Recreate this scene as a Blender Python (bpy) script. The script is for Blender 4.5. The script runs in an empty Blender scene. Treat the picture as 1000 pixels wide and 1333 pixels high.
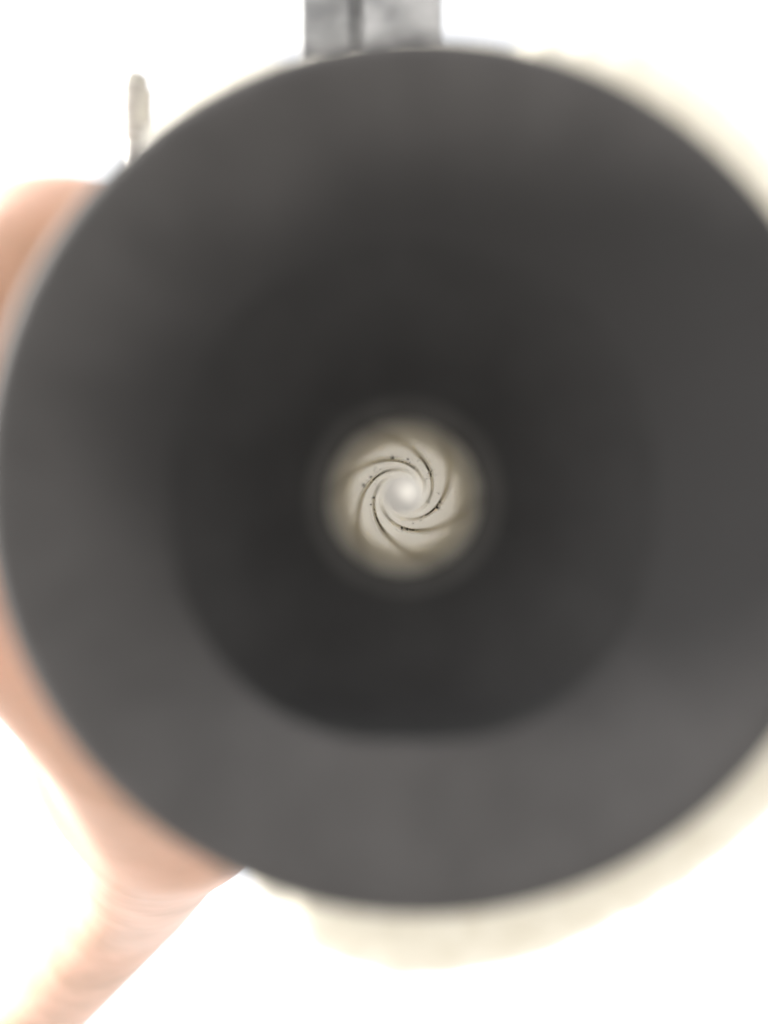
import bpy, bmesh, math, random
from mathutils import Vector, Matrix

# ------------------------------------------------------------------ frame
# All lengths below are millimetres in the frame of the held barrel:
#   x to the right, y along the line of sight, z up the picture.
# The barrel is held up against the sky, so the whole frame is pitched up.
PITCH = math.radians(55.0)
ROT = Matrix.Rotation(PITCH, 4, 'X')
EYE = Vector((0.0, 0.0, 1.6))
F = 963.0                       # focal length in photograph pixels


def world(x, y, z):
    return EYE + ROT.to_3x3() @ (Vector((x, y, z)) * 0.001)


def at(px, py, d):
    """point seen at a photograph pixel, d mm away from the lens"""
    return Vector(((px - 500.0) / F * d, d, (666.5 - py) / F * d))


sc = bpy.context.scene
COL = sc.collection

# ------------------------------------------------------------------ camera
cam = bpy.data.cameras.new('camera')
cam.lens = 26.0
cam.sensor_width = 36.0
cam.sensor_fit = 'AUTO'
cam.clip_start = 0.002
cam.clip_end = 5000.0
cam.dof.use_dof = True
cam.dof.focus_distance = 0.121
cam.dof.aperture_fstop = 9.6
co = bpy.data.objects.new('camera', cam)
co.location = EYE
co.rotation_euler = (math.radians(90) + PITCH, 0, 0)
COL.objects.link(co)
sc.camera = co

# ------------------------------------------------------------------ light
SUN_LOCAL = Vector((-0.90, 0.14, 0.42)).normalized()     # towards the sun
sw = (ROT.to_3x3() @ SUN_LOCAL).normalized()
elev = math.asin(sw.z)
azim = math.atan2(sw.x, sw.y)          # clockwise from +Y

w = bpy.data.worlds.new('World')
sc.world = w
w.use_nodes = True
nt = w.node_tree
bg = nt.nodes['Background']
sky = nt.nodes.new('ShaderNodeTexSky')
sky.sky_type = 'NISHITA'
sky.sun_disc = False
sky.sun_elevation = elev
sky.sun_rotation = azim
sky.air_density = 1.0
sky.dust_density = 3.0
hs = nt.nodes.new('ShaderNodeHueSaturation')       # thin white cloud cover
hs.inputs['Saturation'].default_value = 0.06
nt.links.new(sky.outputs[0], hs.inputs['Color'])
nt.links.new(hs.outputs[0], bg.inputs[0])
bg.inputs[1].default_value = 0.15

sl = bpy.data.lights.new('sun', 'SUN')
sl.energy = 2.2
sl.angle = math.radians(0.5)
sl.color = (1.0, 0.93, 0.82)
so = bpy.data.objects.new('sun', sl)
so.location = (0, 0, 10)
so.rotation_euler = sw.to_track_quat('Z', 'Y').to_euler()
COL.objects.link(so)

sc.view_settings.view_transform = 'Standard'
sc.view_settings.look = 'None'
sc.view_settings.exposure = 2.65
sc.view_settings.gamma = 1.0
sc.render.engine = 'CYCLES'
cy = sc.cycles
cy.max_bounces = 32
cy.glossy_bounces = 32
cy.diffuse_bounces = 6
cy.caustics_reflective = True
cy.caustics_refractive = False
cy.blur_glossy = 0.0
cy.sample_clamp_indirect = 0.0
try:
    cy.use_denoising = True
except Exception:
    pass


# ------------------------------------------------------------------ helpers
def mat(name, color, rough=0.6, metal=0.0, var=0.0, scale=300.0, bump=0.0, bscale=900.0,
        sss=0.0, spec=0.5, var2=None, stretch=(1, 1, 1)):
    m = bpy.data.materials.new(name)
    m.use_nodes = True
    n = m.node_tree.nodes
    l = m.node_tree.links
    p = n['Principled BSDF']
    p.inputs['Base Color'].default_value = (*color, 1)
    p.inputs['Roughness'].default_value = rough
    p.inputs['Metallic'].default_value = metal
    p.inputs['Specular IOR Level'].default_value = spec
    tc = n.new('ShaderNodeTexCoord')
    mp = n.new('ShaderNodeMapping')
    mp.inputs['Scale'].default_value = stretch
    l.new(tc.outputs['Object'], mp.inputs['Vector'])
    if var or var2:
        t = n.new('ShaderNodeTexNoise')
        t.inputs['Scale'].default_value = scale
        t.inputs['Detail'].default_value = 5
        l.new(mp.outputs[0], t.inputs['Vector'])
        r = n.new('ShaderNodeValToRGB')
        lo = var2 if var2 else tuple(c * (1 - var) for c in color)
        hi = color if var2 else tuple(min(1, c * (1 + var)) for c in color)
        r.color_ramp.elements[0].position = 0.35
        r.color_ramp.elements[1].position = 0.68
        r.color_ramp.elements[0].color = (*lo, 1)
        r.color_ramp.elements[1].color = (*hi, 1)
        l.new(t.outputs['Fac'], r.inputs[0])
        l.new(r.outputs[0], p.inputs['Base Color'])
    if bump:
        t2 = n.new('ShaderNodeTexNoise')
        t2.inputs['Scale'].default_value = bscale
        t2.inputs['Detail'].default_value = 4
        l.new(mp.outputs[0], t2.inputs['Vector'])
        b = n.new('ShaderNodeBump')
        b.inputs['Strength'].default_value = bump
        b.inputs['Distance'].default_value = 0.0002
        l.new(t2.outputs['Fac'], b.inputs['Height'])
        l.new(b.outputs[0], p.inputs['Normal'])
    if sss:
        p.inputs['Subsurface Weight'].default_value = sss
        p.inputs['Subsurface Radius'].default_value = (1.0, 0.35, 0.2)
        p.inputs['Subsurface Scale'].default_value = 0.004
    return m


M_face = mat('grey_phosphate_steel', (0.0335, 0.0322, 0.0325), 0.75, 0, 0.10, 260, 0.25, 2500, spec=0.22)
M_recess = mat('black_steel_recess_shade', (0.0118, 0.0116, 0.0119), 0.85, 0, 0.12, 300, 0.25, 2500, spec=0.2)  # black steel, colour deepened for the shade inside the recess
M_chamfer = mat('crown_glow_steel', (0.0175, 0.017, 0.0165), 0.7, 0, 0.2, 400, 0.2, 2000, spec=0.3)
M_bore = mat('polished_bore_steel', (0.93, 0.91, 0.86), 0.2, 1.0, 0.08, 220, 0.05, 900, stretch=(1, 0.25, 1))
M_groove = mat('grey_groove_steel', (0.82, 0.805, 0.765), 0.28, 1.0, 0.10, 220, 0.05, 900, stretch=(1, 0.25, 1))  # deep side of each groove, greyer and rougher than the lands
M_carbon = mat('carbon_fouling', (0.022, 0.019, 0.016), 0.85, spec=0.1)
M_halo_shroud = mat('cream_halo_metal', (0.43, 0.41, 0.355), 0.3, 0, 0, 900, 0.1, 700, var2=(0.38, 0.355, 0.295), stretch=(1, 0.06, 1))
M_sight = mat('worn_grey_steel', (0.225, 0.228, 0.235), 0.6, 0.0, 0, 190, 0.15, 700, var2=(0.075, 0.077, 0.082))
M_post = mat('pale_nickel', (0.34, 0.33, 0.30), 0.5, 0.0, 0, 500, 0.1, 900, var2=(0.22, 0.21, 0.20))
M_breech = mat('bright_breech_steel', (0.80, 0.78, 0.735), 0.55, 0.0, 0.05, 200, 0.1, 500)
M_skin = mat('skin', (0.34, 0.19, 0.135), 0.5, 0, 0, 55, 0.12, 500, sss=0.25, var2=(0.225, 0.122, 0.075))
M_nail = mat('nail', (0.66, 0.46, 0.38), 0.3)
M_ground = mat('pale_concrete', (0.41, 0.40, 0.385), 0.9, 0, 0.15, 1.5, 0.3, 40)



def paint_shade(m, cx, cy, cz, stops, ry, tint=(0.0098, 0.0096, 0.0100), far=0.0):
    # shade painted into the base colour, graded by distance with an uneven edge
    n, l = m.node_tree.nodes, m.node_tree.links
    p = n['Principled BSDF']
    src = p.inputs['Base Color'].links[0].from_socket
    tc = n.new('ShaderNodeTexCoord')
    mp = n.new('ShaderNodeMapping')
    mp.inputs['Location'].default_value = (-cx, -cy, -cz)
    l.new(tc.outputs['Object'], mp.inputs['Vector'])
    sx = n.new('ShaderNodeVectorMath')
    sx.operation = 'MULTIPLY'
    sx.inputs[1].default_value = ry
    l.new(mp.outputs[0], sx.inputs[0])
    ln = n.new('ShaderNodeVectorMath')
    ln.operation = 'LENGTH'
    l.new(sx.outputs[0], ln.inputs[0])
    nz = n.new('ShaderNodeTexNoise')
    nz.inputs['Scale'].default_value = 140
    nz.inputs['Detail'].default_value = 4
    l.new(tc.outputs['Object'], nz.inputs['Vector'])
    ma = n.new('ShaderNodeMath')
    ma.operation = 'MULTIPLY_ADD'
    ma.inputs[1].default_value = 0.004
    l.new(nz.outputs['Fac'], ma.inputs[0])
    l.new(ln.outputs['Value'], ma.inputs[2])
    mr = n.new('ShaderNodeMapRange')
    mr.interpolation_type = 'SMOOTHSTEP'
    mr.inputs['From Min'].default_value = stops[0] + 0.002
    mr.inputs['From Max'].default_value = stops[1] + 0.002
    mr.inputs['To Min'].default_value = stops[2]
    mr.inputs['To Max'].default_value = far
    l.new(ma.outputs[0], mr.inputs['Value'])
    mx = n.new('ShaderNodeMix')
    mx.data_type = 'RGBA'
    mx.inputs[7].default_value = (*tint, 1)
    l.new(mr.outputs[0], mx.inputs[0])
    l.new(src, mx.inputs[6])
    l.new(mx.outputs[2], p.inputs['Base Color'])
    if p.inputs['Metallic'].default_value > 0.5:      # painted shade also roughens the metal
        for key, rough_base, rough_shade in (('Roughness', p.inputs['Roughness'].default_value, 0.8),):
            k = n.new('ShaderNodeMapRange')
            k.inputs['To Min'].default_value = rough_base
            k.inputs['To Max'].default_value = rough_shade
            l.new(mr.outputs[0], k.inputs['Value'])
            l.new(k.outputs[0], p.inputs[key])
    return mr


ORG = Vector((2.5, 60.0, 2.5))      # origin of the barrel thing, frame mm


def mesh_obj(name, verts, faces, m, parent=None, smooth=True, org=ORG, sharp_deg=None):
    me = bpy.data.meshes.new(name)
    me.from_pydata([(Vector(v) - org) * 0.001 for v in verts], [], faces)
    bm = bmesh.new()
    bm.from_mesh(me)
    bmesh.ops.recalc_face_normals(bm, faces=bm.faces[:])
    bm.to_mesh(me)
    bm.free()
    for p in me.polygons:
        p.use_smooth = smooth
    if smooth and sharp_deg:
        me.set_sharp_from_angle(angle=math.radians(sharp_deg))
    me.materials.append(m)
    o = bpy.data.objects.new(name, me)
    COL.objects.link(o)
    if parent:
        o.parent = parent
    return o


def rings(rows, close_u=True, cap0=False, cap1=False):
    """rows: list of equal-length vertex rings -> verts, faces"""
    n = len(rows[0])
    v = [p for r in rows for p in r]
    f = []
    for i in range(len(rows) - 1):
        for j in range(n if close_u else n - 1):
            k = (j + 1) % n
            f.append((i * n + j, i * n + k, (i + 1) * n + k, (i + 1) * n + j))
    if cap0:
        f.append(tuple(range(n))[::-1])
    if cap1:
        b = (len(rows) - 1) * n
        f.append(tuple(b + j for j in range(n)))
    return v, f


def circ(cx, cz, y, r, n, fn=None):
    out = []
    for j in range(n):
        a = 2 * math.pi * j / n
        rr = fn(a, r) if fn else r
        out.append((cx + rr * math.cos(a), y, cz + rr * math.sin(a)))
    return out


# ------------------------------------------------------------------ unseen bounce ground
g = 3000.0  # unseen ground sheet, added to bounce light onto the muzzle
gm = bpy.data.meshes.new('ground')
gm.from_pydata([(-g, -g, 0), (g, -g, 0), (g, g, 0), (-g, g, 0)], [], [(0, 1, 2, 3)])
gm.materials.append(M_ground)
go = bpy.data.objects.new('ground', gm)
go['kind'] = 'structure'
COL.objects.link(go)

# ------------------------------------------------------------------ barrel
barrel = bpy.data.objects.new('gun_barrel', None)
barrel.empty_display_size = 0.02
barrel.location = world(*ORG)
barrel.rotation_euler = (PITCH, 0, 0)
barrel['label'] = 'black round gun barrel seen straight into its muzzle, pale spiral rifling glowing at the centre'
barrel['category'] = 'gun barrel'
COL.objects.link(barrel)

DF = 41.0                                   # distance of the muzzle face
fc = at(548, 620, DF)                       # centre of the muzzle disc
FR = 584.0 / F * DF                         # its radius
bc0 = at(526, 648, 54.0)                    # bore mouth
AX = Vector((bc0.x, 0, bc0.z))
# bore axis: slightly converging so that its far end sits at (525,642)
DB0, DB1 = 54.0, 222.0
bc1 = at(524.5, 643.0, DB1)
RB = 97.0 / F * 54.0


def axis(y):
    t = (y - DB0) / (DB1 - DB0)
    return bc0.lerp(bc1, t)


# muzzle rim: the grey annular face, dished a little, with a rolled edge
N = 160
rc = at(540, 626, 42.5)                     # centre of the recess


def recess_fn(a, r):
    # slightly flattened along its lower edge
    s = math.sin(a)
    c = math.cos(a)
    k = 1.0 / max(1e-6, (abs(c) ** 2.5 + abs(s) ** 2.5) ** (1 / 2.5))
    if s > 0:
        k = 1.0
    return r * k


def blend_ring(t, y, rin, rout):
    cx = rc.x * (1 - t) + fc.x * t
    cz = rc.z * (1 - t) + fc.z * t
    out = []
    for j in range(N):
        a = 2 * math.pi * j / N
        ri = recess_fn(a, rin)
        rr = ri * (1 - t) + rout * t
        out.append((cx + rr * math.cos(a), y, cz + rr * math.sin(a)))
    return out


RI = 15.0


def lip(j):
    # the lip of the recess is crisp only along the bottom, worn round elsewhere
    a = math.degrees(2 * math.pi * j / N)
    d = abs((a - 268 + 180) % 360 - 180)
    t = max(0.0, min(1.0, (52 - d) / 42))
    return t * t * (3 - 2 * t)


LIP = [lip(j) for j in range(N)]


def mixed(t, y_sharp, y_round):
    return [(p[0], y_sharp * LIP[j] + y_round * (1 - LIP[j]), p[2]) for j, p in enumerate(blend_ring(t, 0, RI, FR - 1.1))]


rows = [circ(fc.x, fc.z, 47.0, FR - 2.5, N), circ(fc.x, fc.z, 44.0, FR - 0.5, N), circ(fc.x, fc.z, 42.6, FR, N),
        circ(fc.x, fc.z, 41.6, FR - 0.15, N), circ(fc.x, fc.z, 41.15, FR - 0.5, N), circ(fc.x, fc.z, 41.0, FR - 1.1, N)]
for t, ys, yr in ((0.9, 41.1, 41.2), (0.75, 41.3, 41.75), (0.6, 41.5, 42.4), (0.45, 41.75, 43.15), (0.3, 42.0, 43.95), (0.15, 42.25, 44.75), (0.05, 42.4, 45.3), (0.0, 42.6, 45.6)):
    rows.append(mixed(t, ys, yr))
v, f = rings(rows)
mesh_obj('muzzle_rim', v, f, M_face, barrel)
paint_shade(M_face, (at(650, 565, 43) - ORG).x * .001, 0, (at(650, 565, 43) - ORG).z * .001, (0.0150, 0.0228, 0.92), (0.80, 0, 1.15))  # shade around the bore, painted into the face colour

# recessed crown: wall, floor and the funnel into the bore
rows = [mixed(0, 42.6, 45.6)]
rows.append([(rc.x + (p[0] - rc.x) * .985, p[1] + 0.1 + 0.45 * LIP[j], rc.z + (p[2] - rc.z) * .985) for j, p in enumerate(rows[0])])
for ys, r, s in ((45.5, 14.4, 0.1), (48.0, 13.6, 0.2), (49.6, 12.2, 0.4), (51.0, 10.6, 0.65), (52.0, 8.8, 0.85), (52.6, 7.3, 1.0)):
    ring = []
    cx = rc.x * (1 - s) + bc0.x * s
    cz = rc.z * (1 - s) + bc0.z * s
    yr = 45.6 + (15.0 - r) * 0.48 + (15.0 - r) ** 2 * 0.056
    for j in range(N):
        a = 2 * math.pi * j / N
        rr = recess_fn(a, r) * (1 - s) + r * s
        ring.append((cx + rr * math.cos(a), ys * LIP[j] + yr * (1 - LIP[j]), cz + rr * math.sin(a)))
    rows.append(ring)
rows.append(circ(bc0.x, bc0.z, DB0 - 1.2, RB + 1.6, N))
v, f = rings(rows)
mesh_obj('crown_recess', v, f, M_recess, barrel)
# the crown chamfer, its colour lightened for the glow around the bore
rows = [circ(bc0.x, bc0.z, DB0 - 1.2, RB + 1.6, N), circ(bc0.x, bc0.z, DB0 - 0.75, RB + 1.0, N), circ(bc0.x, bc0.z, DB0 - 0.3, RB + 0.45, N),
        circ(bc0.x, bc0.z, DB0 + 0.1, RB + 0.2, N)]
v, f = rings(rows)
mesh_obj('crown_chamfer', v, f, M_chamfer, barrel)

# rifled bore -------------------------------------------------------------
PHASE, TW = 5.7, -1.293                     # degrees at y=146, degrees per mm
prof = []                                   # (degrees within a 60 degree repeat, depth)
for u in (0.0, 4, 9, 14, 19, 24, 27):
    prof.append((u, 0.0))
for u, d in ((31, 0.05), (36, 0.12), (42, 0.18), (48, 0.24), (54, 0.28), (59.2, 0.30)):
    prof.append((u, d))
NP = len(prof)
NY = 260
rows = []
for i in range(NY):
    y = DB0 + (DB1 - DB0) * i / (NY - 1)
    c = axis(y)
    ent = max(0.0, 1 - (y - DB0) / 0.8)
    ring = []
    for k in range(6):
        fade = max(0.0, min(1.0, (206 - y) / 42.0))
        for u, d in prof:
            d = d * fade * max(0.15, min(1.0, (y - DB0) / 14.0))
            a = math.radians(PHASE + 60 * k + u + TW * (y - 146.0))
            r = RB + d + 0.25 * ent
            ring.append((c.x + r * math.cos(a), y, c.z + r * math.sin(a)))
    rows.append(ring)
v, f = rings(rows)
bore = mesh_obj('bore', v, f, M_bore, barrel)
paint_shade(M_bore, 0, (DB0 - 60.0) * .001, 0, (-0.012, 0.031, 0.92), (0, 1, 0), tint=(0.33, 0.325, 0.31))  # light falloff towards the bore mouth, painted into the wall colour
paint_shade(M_groove, 0, (DB0 - 60.0) * .001, 0, (-0.012, 0.031, 0.95), (0, 1, 0), tint=(0.22, 0.215, 0.205))  # same painted fade at the mouth for the grooves
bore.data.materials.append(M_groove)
for p in bore.data.polygons:
    if (p.vertices[0] % (NP * 6)) % NP >= 10:
        p.material_index = 1
bme = bore.data
n = NP * 6
for e in bme.edges:
    a, b = e.vertices
    if abs(a - b) == n and (a % n) % NP in (0, NP - 1):
        e.use_edge_sharp = True

rnd = random.Random(4)
# carbon packed along the driving edge of every groove: thin triangular fillets
span = {0: (90, 175), 1: (96, 163), 2: (102, 185), 3: (90, 181), 4: (100, 189), 5: (94, 167)}
for k in range(6):
    y0, y1 = span[k]
    rows = []
    m_ = 60
    for i in range(m_):
        t = i / (m_ - 1)
        y = y0 + (y1 - y0) * t
        c = axis(y)
        wd = (0.062 + 0.03 * math.sin(t * 9 + k * 2) + rnd.uniform(-0.02, 0.03)) * min(1, 5 * t, 5 * (1 - t)) ** 0.7 + 0.01
        a1 = math.radians(PHASE + 60 * k + TW * (y - 146.0))
        dA = wd / RB
        ring = []
        for aa, rr in ((a1 + 0.35 * dA, RB - 0.03), (a1 - 0.9 * dA, RB + 0.24), (a1 - 0.1 * dA, RB + 0.36), (a1 + 0.4 * dA, RB + 0.05)):
            ring.append((c.x + rr * math.cos(aa), y, c.z + rr * math.sin(aa)))
        rows.append(ring)
    v, f = rings(rows, cap0=True, cap1=True)
    mesh_obj('carbon_line', v, f, M_carbon, bore)

# carbon specks stuck on lands and grooves
zs = [(340, 340, 1.2), (365, 348, .9), (335, 355, 1.3), (345, 405, .8), (340, 422, .8), (505, 299, 1.4), (525, 298, .7),
      (555, 305, 1.0), (605, 370, .9), (600, 395, 1.1), (590, 405, .8), (612, 395, .8), (606, 385, .7), (660, 470, 1.1),
      (605, 512, 1.0), (650, 540, 1.6), (530, 622, 1.2), (475, 641, 1.2), (500, 647, 1.0), (430, 295, 1.4), (320, 390, .9),
      (335, 492, 1.2), (322, 525, .7), (286, 430, 1.5), (350, 345, .7), (650, 465, .7), (598, 380, .7)]
for _ in range(55):
    a = rnd.choice((55, 60, 140, 150, 15, 350, 275, 265)) + rnd.gauss(0, 14)
    r = rnd.uniform(120, 210)
    zs.append((478 + r * math.cos(math.radians(a)), 478 - r * math.sin(math.radians(a)), rnd.uniform(0.25, 0.55)))
sv, sf = [], []
for zx, zy, s in zs:
    px, py = 400 + zx * 0.26, 520 + zy * 0.26
    # intersect the line of sight with the bore wall
    best = None
    for i in range(72, 215):
        c = axis(i)
        p = at(px, py, i)
        rr = math.hypot(p.x - c.x, p.z - c.z)
        if rr > RB:
            best = (i, math.atan2(p.z - c.z, p.x - c.x))
            break
    if not best:
        continue
    y, a = best
    c = axis(y)
    q = 0.18 * s * y / 120
    rad = Vector((math.cos(a), 0, math.sin(a)))
    tan = Vector((-math.sin(a), 0, math.cos(a)))
    o_ = Vector((c.x, y, c.z)) + rad * (RB + 0.02)
    b = len(sv)
    ring = []
    for j in range(6):
        ph = j * math.pi / 3
        jit = rnd.uniform(0.7, 1.25)
        sv.append(o_ + tan * (q * jit * math.cos(ph)) + Vector((0, 1, 0)) * (q * 5.0 * jit * math.sin(ph)))
    sv.append(o_ - rad * q * 0.7)
    sv.append(o_ + rad * 0.4)
    for j in range(6):
        k = (j + 1) % 6
        sf.append((b + j, b + k, b + 6))
        sf.append((b + k, b + j, b + 7))
sp = mesh_obj('carbon_specks', sv, sf, M_carbon, bore)
sp['kind'] = 'stuff'

# barrel wall behind the bore (closes the tube to the outside)
rows = []
for y, r in ((46.5, 18.5), (50, 17.5), (60, 17), (220, 17), (222, 16.5)):
    c = axis(y)
    rows.append(circ(c.x, c.z, y, r, 64))
v, f = rings(rows)
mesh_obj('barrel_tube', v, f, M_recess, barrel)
rows = [circ(bc1.x, bc1.z, 222, 16.5, 78), [(p[0], 222.0, p[2]) for p in circ(bc1.x, bc1.z, 222, RB + 0.02, 78)]]
v, f = rings(rows)
mesh_obj('barrel_end', v, f, M_recess, barrel, smooth=False)

# cream fluted jacket added behind the rim, its front shaped as the pale halo
DS = 55.0
tab = [(0, 66), (30, 48), (45, 38), (58, 40), (64, 42), (68, 30), (73, 20), (79, -8), (95, -12), (105, -8), (115, 4), (125, 2),
       (133, -8), (142, -40), (152, -60), (165, -150), (225, -120), (234, -30), (243, -25), (250, 10), (258, 58), (268, 74), (280, 66),
       (295, 54), (310, 52), (330, 58), (360, 62)]


def tabv(T, x):
    for (a, b), (c, d) in zip(T, T[1:]):
        if a <= x <= c:
            t = (x - a) / (c - a)
            t = t * t * (3 - 2 * t)
            return b + (d - b) * t
    return T[-1][1]


NS = 360
sc_ = at(549, 621, DS)


def shroud_ring(y, inset):  # outline of the added halo jacket at depth y
    out = []
    for j in range(NS):
        deg = 360.0 * j / NS
        a = math.radians(deg)
        R = (574 + tabv(tab, deg)) / F * DS
        if y > 70:                     # the left flat fills out under the palm
            R = R + max(0, 33 - R) * min(1, (y - 70) / 15)
            R = R + (36.5 - R) * 0.5 * min(1, (y - 70) / 60)
        fl = (0.13 + 0.09 * math.sin(a * 11 + 1)) * (0.5 + 0.5 * math.cos(a * 60))
        rr = R - inset - fl
        out.append((sc_.x + rr * math.cos(a), y, sc_.z + rr * math.sin(a)))
    return out


rows = [shroud_ring(50.6, 11), shroud_ring(50.2, 6.2)]
for i in range(15):
    t = i / 14 * math.pi / 2
    rows.append(shroud_ring(50.0 + 6.5 * (1 - math.cos(t)), 5.5 * (1 - math.sin(t))))
for y in (60, 66, 72, 80, 90, 110, 140, 180, 205):
    rows.append(shroud_ring(y, 0))
rows.append(shroud_ring(208, 2.0))
rows.append(shroud_ring(208.5, 8.0))
rows.append(circ(sc_.x, sc_.z, 208.5, 17.2, NS))
v, f = rings(rows)
mesh_obj('halo_shroud', v, f, M_halo_shroud, barrel, sharp_deg=50)
rows = [[(p[0], 50.6, p[2]) for p in shroud_ring(50.6, 11)], circ(sc_.x, sc_.z, 49.5, 17.0, NS)]
v, f = rings(rows)
mesh_obj('halo_shroud_collar', v, f, M_recess, barrel)


def box_bev(name, x0, x1, y0, y1, z0, z1, b, m, parent):
    me = bpy.data.meshes.new(name)
    bm = bmesh.new()
    bmesh.ops.create_cube(bm, size=1)
    for p in bm.verts:
        q = Vector((x0 + (p.co.x + .5) * (x1 - x0), y0 + (p.co.y + .5) * (y1 - y0), z0 + (p.co.z + .5) * (z1 - z0)))
        p.co = (q - ORG) * 0.001
    bmesh.ops.bevel(bm, geom=bm.edges[:], offset=b * 0.001, segments=3, affect='EDGES', profile=0.5)
    bm.to_mesh(me)
    bm.free()
    for p in me.polygons:
        p.use_smooth = True
    me.set_sharp_from_angle(angle=math.radians(40))
    me.materials.append(m)
    o = bpy.data.objects.new(name, me)
    COL.objects.link(o)
    o.parent = parent
    return o


# front sight on top: two ears either side of a dark slot on a common base
DSI = 74.0
xl = at(389, 0, DSI).x
xs0 = at(456, 0, DSI).x
xs1 = at(471, 0, DSI).x
xr = at(577, 0, DSI).x
zt = at(0, -150, DSI).z
fs = box_bev('front_sight', xl - 0.3, xr + 0.3, DSI + 0.6, DSI + 16, 33.0, 41.0, 0.5, M_sight, barrel)
box_bev('sight_ear', xl, xs0, DSI, DSI + 15, 40.5, zt - 1.5, 0.6, M_sight, fs)
box_bev('sight_ear', xs1, xr, DSI + 0.3, DSI + 15, 40.5, zt, 0.6, M_sight, fs)
box_bev('sight_blade', xs0 - 0.1, xs1 + 0.1, DSI + 1.6, DSI + 14, 40.0, zt - 3, 0.2, M_sight, fs)

# small ribbed pin standing at the upper left
pc = at(177, 95, 76.0)
rows = []
zb = 26.0
zt2 = pc.z
nr = 9
prof = [(zb, 1.2)]
z = 38.0
while z < zt2 - 1.6:
    prof += [(z, 1.05), (z + 0.12, 1.28), (z + 0.55, 1.28), (z + 0.67, 1.05)]
    z += 0.95
prof += [(zt2 - 1.3, 0.75), (zt2 - 1.1, 1.0), (zt2 - 0.6, 1.0), (zt2 - 0.25, 0.75), (zt2, 0.25)]
for z, r in prof:
    r *= 1.2
    rows.append([(pc.x + r * math.cos(2 * math.pi * j / 24), pc.y + r * math.sin(2 * math.pi * j / 24), z) for j in range(24)])
v, f = rings(rows, cap0=True, cap1=True)
mesh_obj('ribbed_pin', v, f, M_post, barrel, sharp_deg=45)

# breech block behind the open rear of the barrel, with a sloping bright face
bk = bc1 + Vector((0, 0, 0))
vv = []
yb = 236.0
for (x, z, y) in ((-17, -17, yb - 2), (17, -17, yb + 3), (17, 17, yb + 3), (-17, 17, yb - 2)):
    vv.append((bk.x + x, y, bk.z + z))
for (x, z, y) in ((-17, -17, 260), (17, -17, 260), (17, 17, 260), (-17, 17, 260)):
    vv.append((bk.x + x, y, bk.z + z))
ff = [(0, 1, 2, 3), (4, 7, 6, 5), (0, 4, 5, 1), (1, 5, 6, 2), (2, 6, 7, 3), (3, 7, 4, 0)]
bb = mesh_obj('breech_block', vv, ff, M_breech, barrel, smooth=False)
# bright highlight painted into the middle of its face, fading to grey outwards
cpt = (at(530, 639, yb) - ORG) * 0.001
paint_shade(M_breech, cpt.x, 0, cpt.z, (0.0002, 0.0054, 0.0), (1, 0, 1), tint=(0.36, 0.345, 0.33), far=0.85)
box_bev('frame_strap', bk.x - 8, bk.x + 8, 200, 260, bk.z - 27, bk.z - 17.2, 1.0, M_recess, barrel)

# ------------------------------------------------------------------ hand
HO = Vector((-50, 110, -20))


def capsule_mesh(bm, p0, p1, r0, r1, seg=20):
    p0, p1 = Vector(p0), Vector(p1)
    d = (p1 - p0)
    L = d.length
    d.normalize()
    q = d.to_track_quat('Z', 'Y').to_matrix()
    rows = []
    for i in range(1, 7):
        t = -math.pi / 2 + i * math.pi / 2 / 6
        rows.append((r0 * math.cos(t), r0 * math.sin(t)))
    for i in range(0, 6):
        t = i * math.pi / 2 / 6
        rows.append((r1 * math.cos(t), L + r1 * math.sin(t)))
    vs = []
    a0 = bm.verts.new(p0 - d * r0)
    for (r, h) in rows:
        vs.append([bm.verts.new(p0 + q @ Vector((r * math.cos(2 * math.pi * j / seg), r * math.sin(2 * math.pi * j / seg), h))) for j in range(seg)])
    a1 = bm.verts.new(p1 + d * r1)
    for j in range(seg):
        k = (j + 1) % seg
        bm.faces.new((a0, vs[0][k], vs[0][j]))
        bm.faces.new((a1, vs[-1][j], vs[-1][k]))
        for i in range(len(vs) - 1):
            bm.faces.new((vs[i][j], vs[i][k], vs[i + 1][k], vs[i + 1][j]))


caps = []


def chain(pts):
    for (a, ra), (b, rb) in zip(pts, pts[1:]):
        caps.append((a, b, ra, rb))


cxh, czh = sc_.x, sc_.z


def on(deg, R, y):
    return (cxh + R * math.cos(math.radians(deg)), y, czh + R * math.sin(math.radians(deg)))


# fingers over the top of the shroud
fing = [(95, 152, 1.0, 9.0), (113, 150, 1.06, 9.2), (131, 151, 1.0, 8.7), (148, 154, 0.82, 7.7)]
knuck = []
for y, d0, s, r in fing:
    Rg = 36.5 + r
    k = on(d0, Rg, y)
    knuck.append((k, r + 1))
    chain([(k, r + 0.8), (on(d0 - 30 * s, Rg + .8, y), r), (on(d0 - 55 * s, Rg, y), r * 0.95), (on(d0 - 74 * s, Rg, y), r * 0.9),
           (on(d0 - 90 * s, Rg - .3, y), r * 0.86), (on(d0 - 112 * s, Rg - 1, y), r * 0.72)])
# palm
wr = [(-37, 108, -33), (-39, 128, -36)]
for i, (k, r) in enumerate(knuck):
    b = Vector(wr[0]).lerp(Vector(wr[1]), i / 3)
    mid = (Vector(k) + b) / 2 + Vector((-6.0, 0, 0))
    chain([(k, r + 1.0), (tuple(mid), 11.5), (tuple(b), 14)])
# heel of the hand, wrist and a forearm reaching away from the camera
def px(x, y, d):
    return tuple(at(x, y, d))


heel = [(px(240, 1015, 105), 15.0), (px(208, 1096, 150), 17.0), (px(182, 1146, 210), 20.0), (px(66, 1290, 300), 22.0), (px(-90, 1480, 400), 34.0)]
chain(heel)
chain([(wr[0], 14), (px(215, 1060, 122), 15.0)])
chain([(wr[1], 14), (px(190, 1070, 145), 16)])
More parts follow.
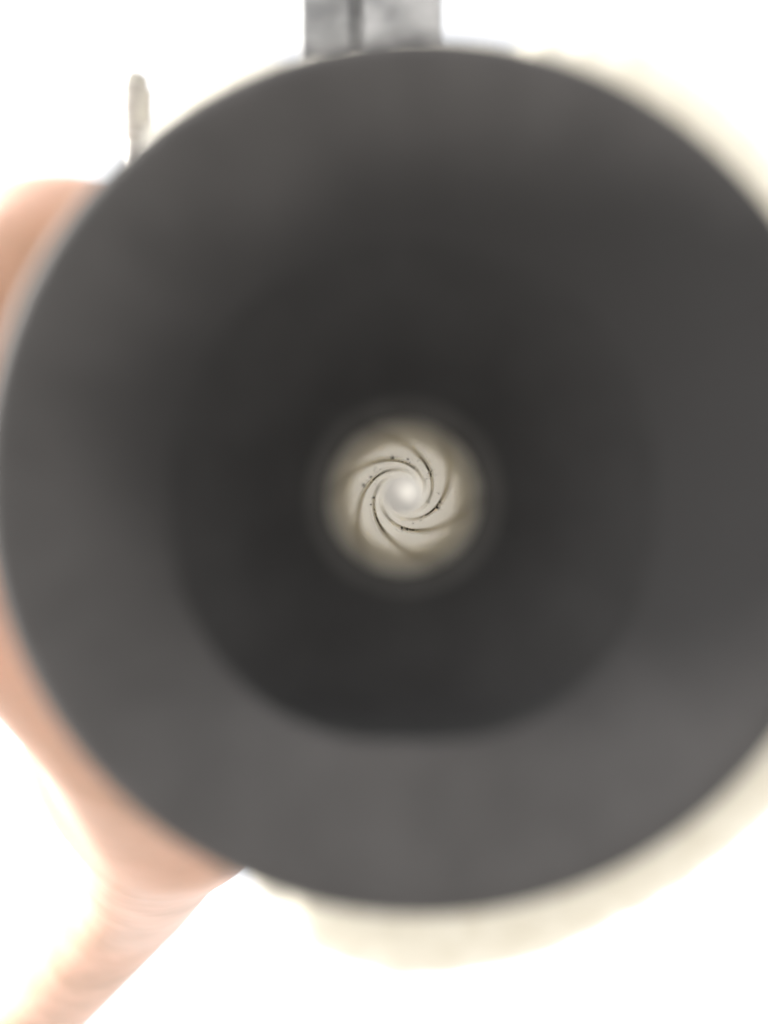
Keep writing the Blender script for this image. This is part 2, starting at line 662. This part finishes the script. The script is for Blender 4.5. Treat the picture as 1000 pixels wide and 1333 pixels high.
# ball of the thumb along the lower left edge of the disc
chain([(px(235, 1020, 105), 14.5), (px(182, 945, 88), 11.0), (px(98, 850, 80), 10.0), (px(25, 765, 74), 10.0), (px(-30, 640, 70), 10.2), (px(-25, 500, 66), 9.6),
       (px(10, 420, 64), 9.0), (px(70, 352, 63), 8.4), (px(125, 334, 63), 7.2)])
chain([(px(182, 945, 88), 11.0), (wr[0], 12)])
chain([(px(182, 955, 90), 10.5), (px(178, 1085, 150), 15)])

bm = bmesh.new()
for a, b, ra, rb in caps:
    capsule_mesh(bm, (Vector(a) - HO) * 0.001, (Vector(b) - HO) * 0.001, ra * 0.001, rb * 0.001)
hm = bpy.data.meshes.new('person')
bm.to_mesh(hm)
bm.free()
tmp = bpy.data.objects.new('person', hm)
COL.objects.link(tmp)
md = tmp.modifiers.new('r', 'REMESH')
md.mode = 'VOXEL'
md.voxel_size = 0.0014
ms = tmp.modifiers.new('s', 'SMOOTH')
ms.iterations = 45
ms.factor = 0.5
dg = bpy.context.evaluated_depsgraph_get()
res = bpy.data.meshes.new_from_object(tmp.evaluated_get(dg))
bpy.data.objects.remove(tmp)
bm = bmesh.new()
bm.from_mesh(res)
arm = [q for q in bm.verts if q.co.z * 1000 + HO.z < -27 and q.co.y * 1000 + HO.y > 104]
for _ in range(240):
    bmesh.ops.smooth_vert(bm, verts=arm, factor=0.5, use_axis_x=True, use_axis_y=True, use_axis_z=True)
bm.to_mesh(res)
bm.free()
res.name = 'person'
for p in res.polygons:
    p.use_smooth = True
res.materials.clear()
res.materials.append(M_skin)
hand = bpy.data.objects.new('person', res)
hand.location = world(*HO)
hand.rotation_euler = (PITCH, 0, 0)
hand['label'] = 'bare sunlit hand and forearm gripping the barrel from the left, behind its dark rim'
hand['category'] = 'person'
COL.objects.link(hand)


# finger nails: thin curved plates on the backs of the finger ends
def nail(p, along, out, ln, wd):
    p, along, out = Vector(p), Vector(along).normalized(), Vector(out).normalized()
    side = along.cross(out).normalized()
    vs, fs_ = [], []
    for layer, h in ((0, 0.0), (1, -0.9)):
        for i in range(6):
            for j in range(6):
                u, w_ = i / 5 - .5, j / 5 - .5
                cut = 1 - 0.35 * (abs(2 * w_) ** 3) * (1 if u > 0 else 0.3)
                q = p + along * (u * ln * cut) + side * (w_ * wd) + out * (h - 2.2 * (w_ * 2) ** 2 * wd / 10 - 0.5 * (u * 2) ** 2)
                vs.append(tuple(q))
    for b in (0, 36):
        for i in range(5):
            for j in range(5):
                a = b + i * 6 + j
                fs_.append((a, a + 1, a + 7, a + 6))
    border = [j for j in range(6)] + [i * 6 + 5 for i in range(1, 6)] + [30 + j for j in range(4, -1, -1)] + [i * 6 for i in range(4, 0, -1)]
    for a, b in zip(border, border[1:] + border[:1]):
        fs_.append((a, b, b + 36, a + 36))
    mesh_obj('fingernail', vs, fs_, M_nail, hand, org=HO, sharp_deg=50)


for y, d0, s, r in fing:
    dd = d0 - 106 * s
    Rg = 36.5 + r + r * 0.74 - 1.9
    nail(on(dd, Rg, y), (math.sin(math.radians(dd)), 0, -math.cos(math.radians(dd))),
         (math.cos(math.radians(dd)), 0, math.sin(math.radians(dd))), 10, r * 1.25)
nail(Vector(px(150, 372, 63)) + Vector((0.3, -6.2, 0.4)), (3.5, 0, 0.6), (-0.1, -0.99, 0.05), 8.5, 8)
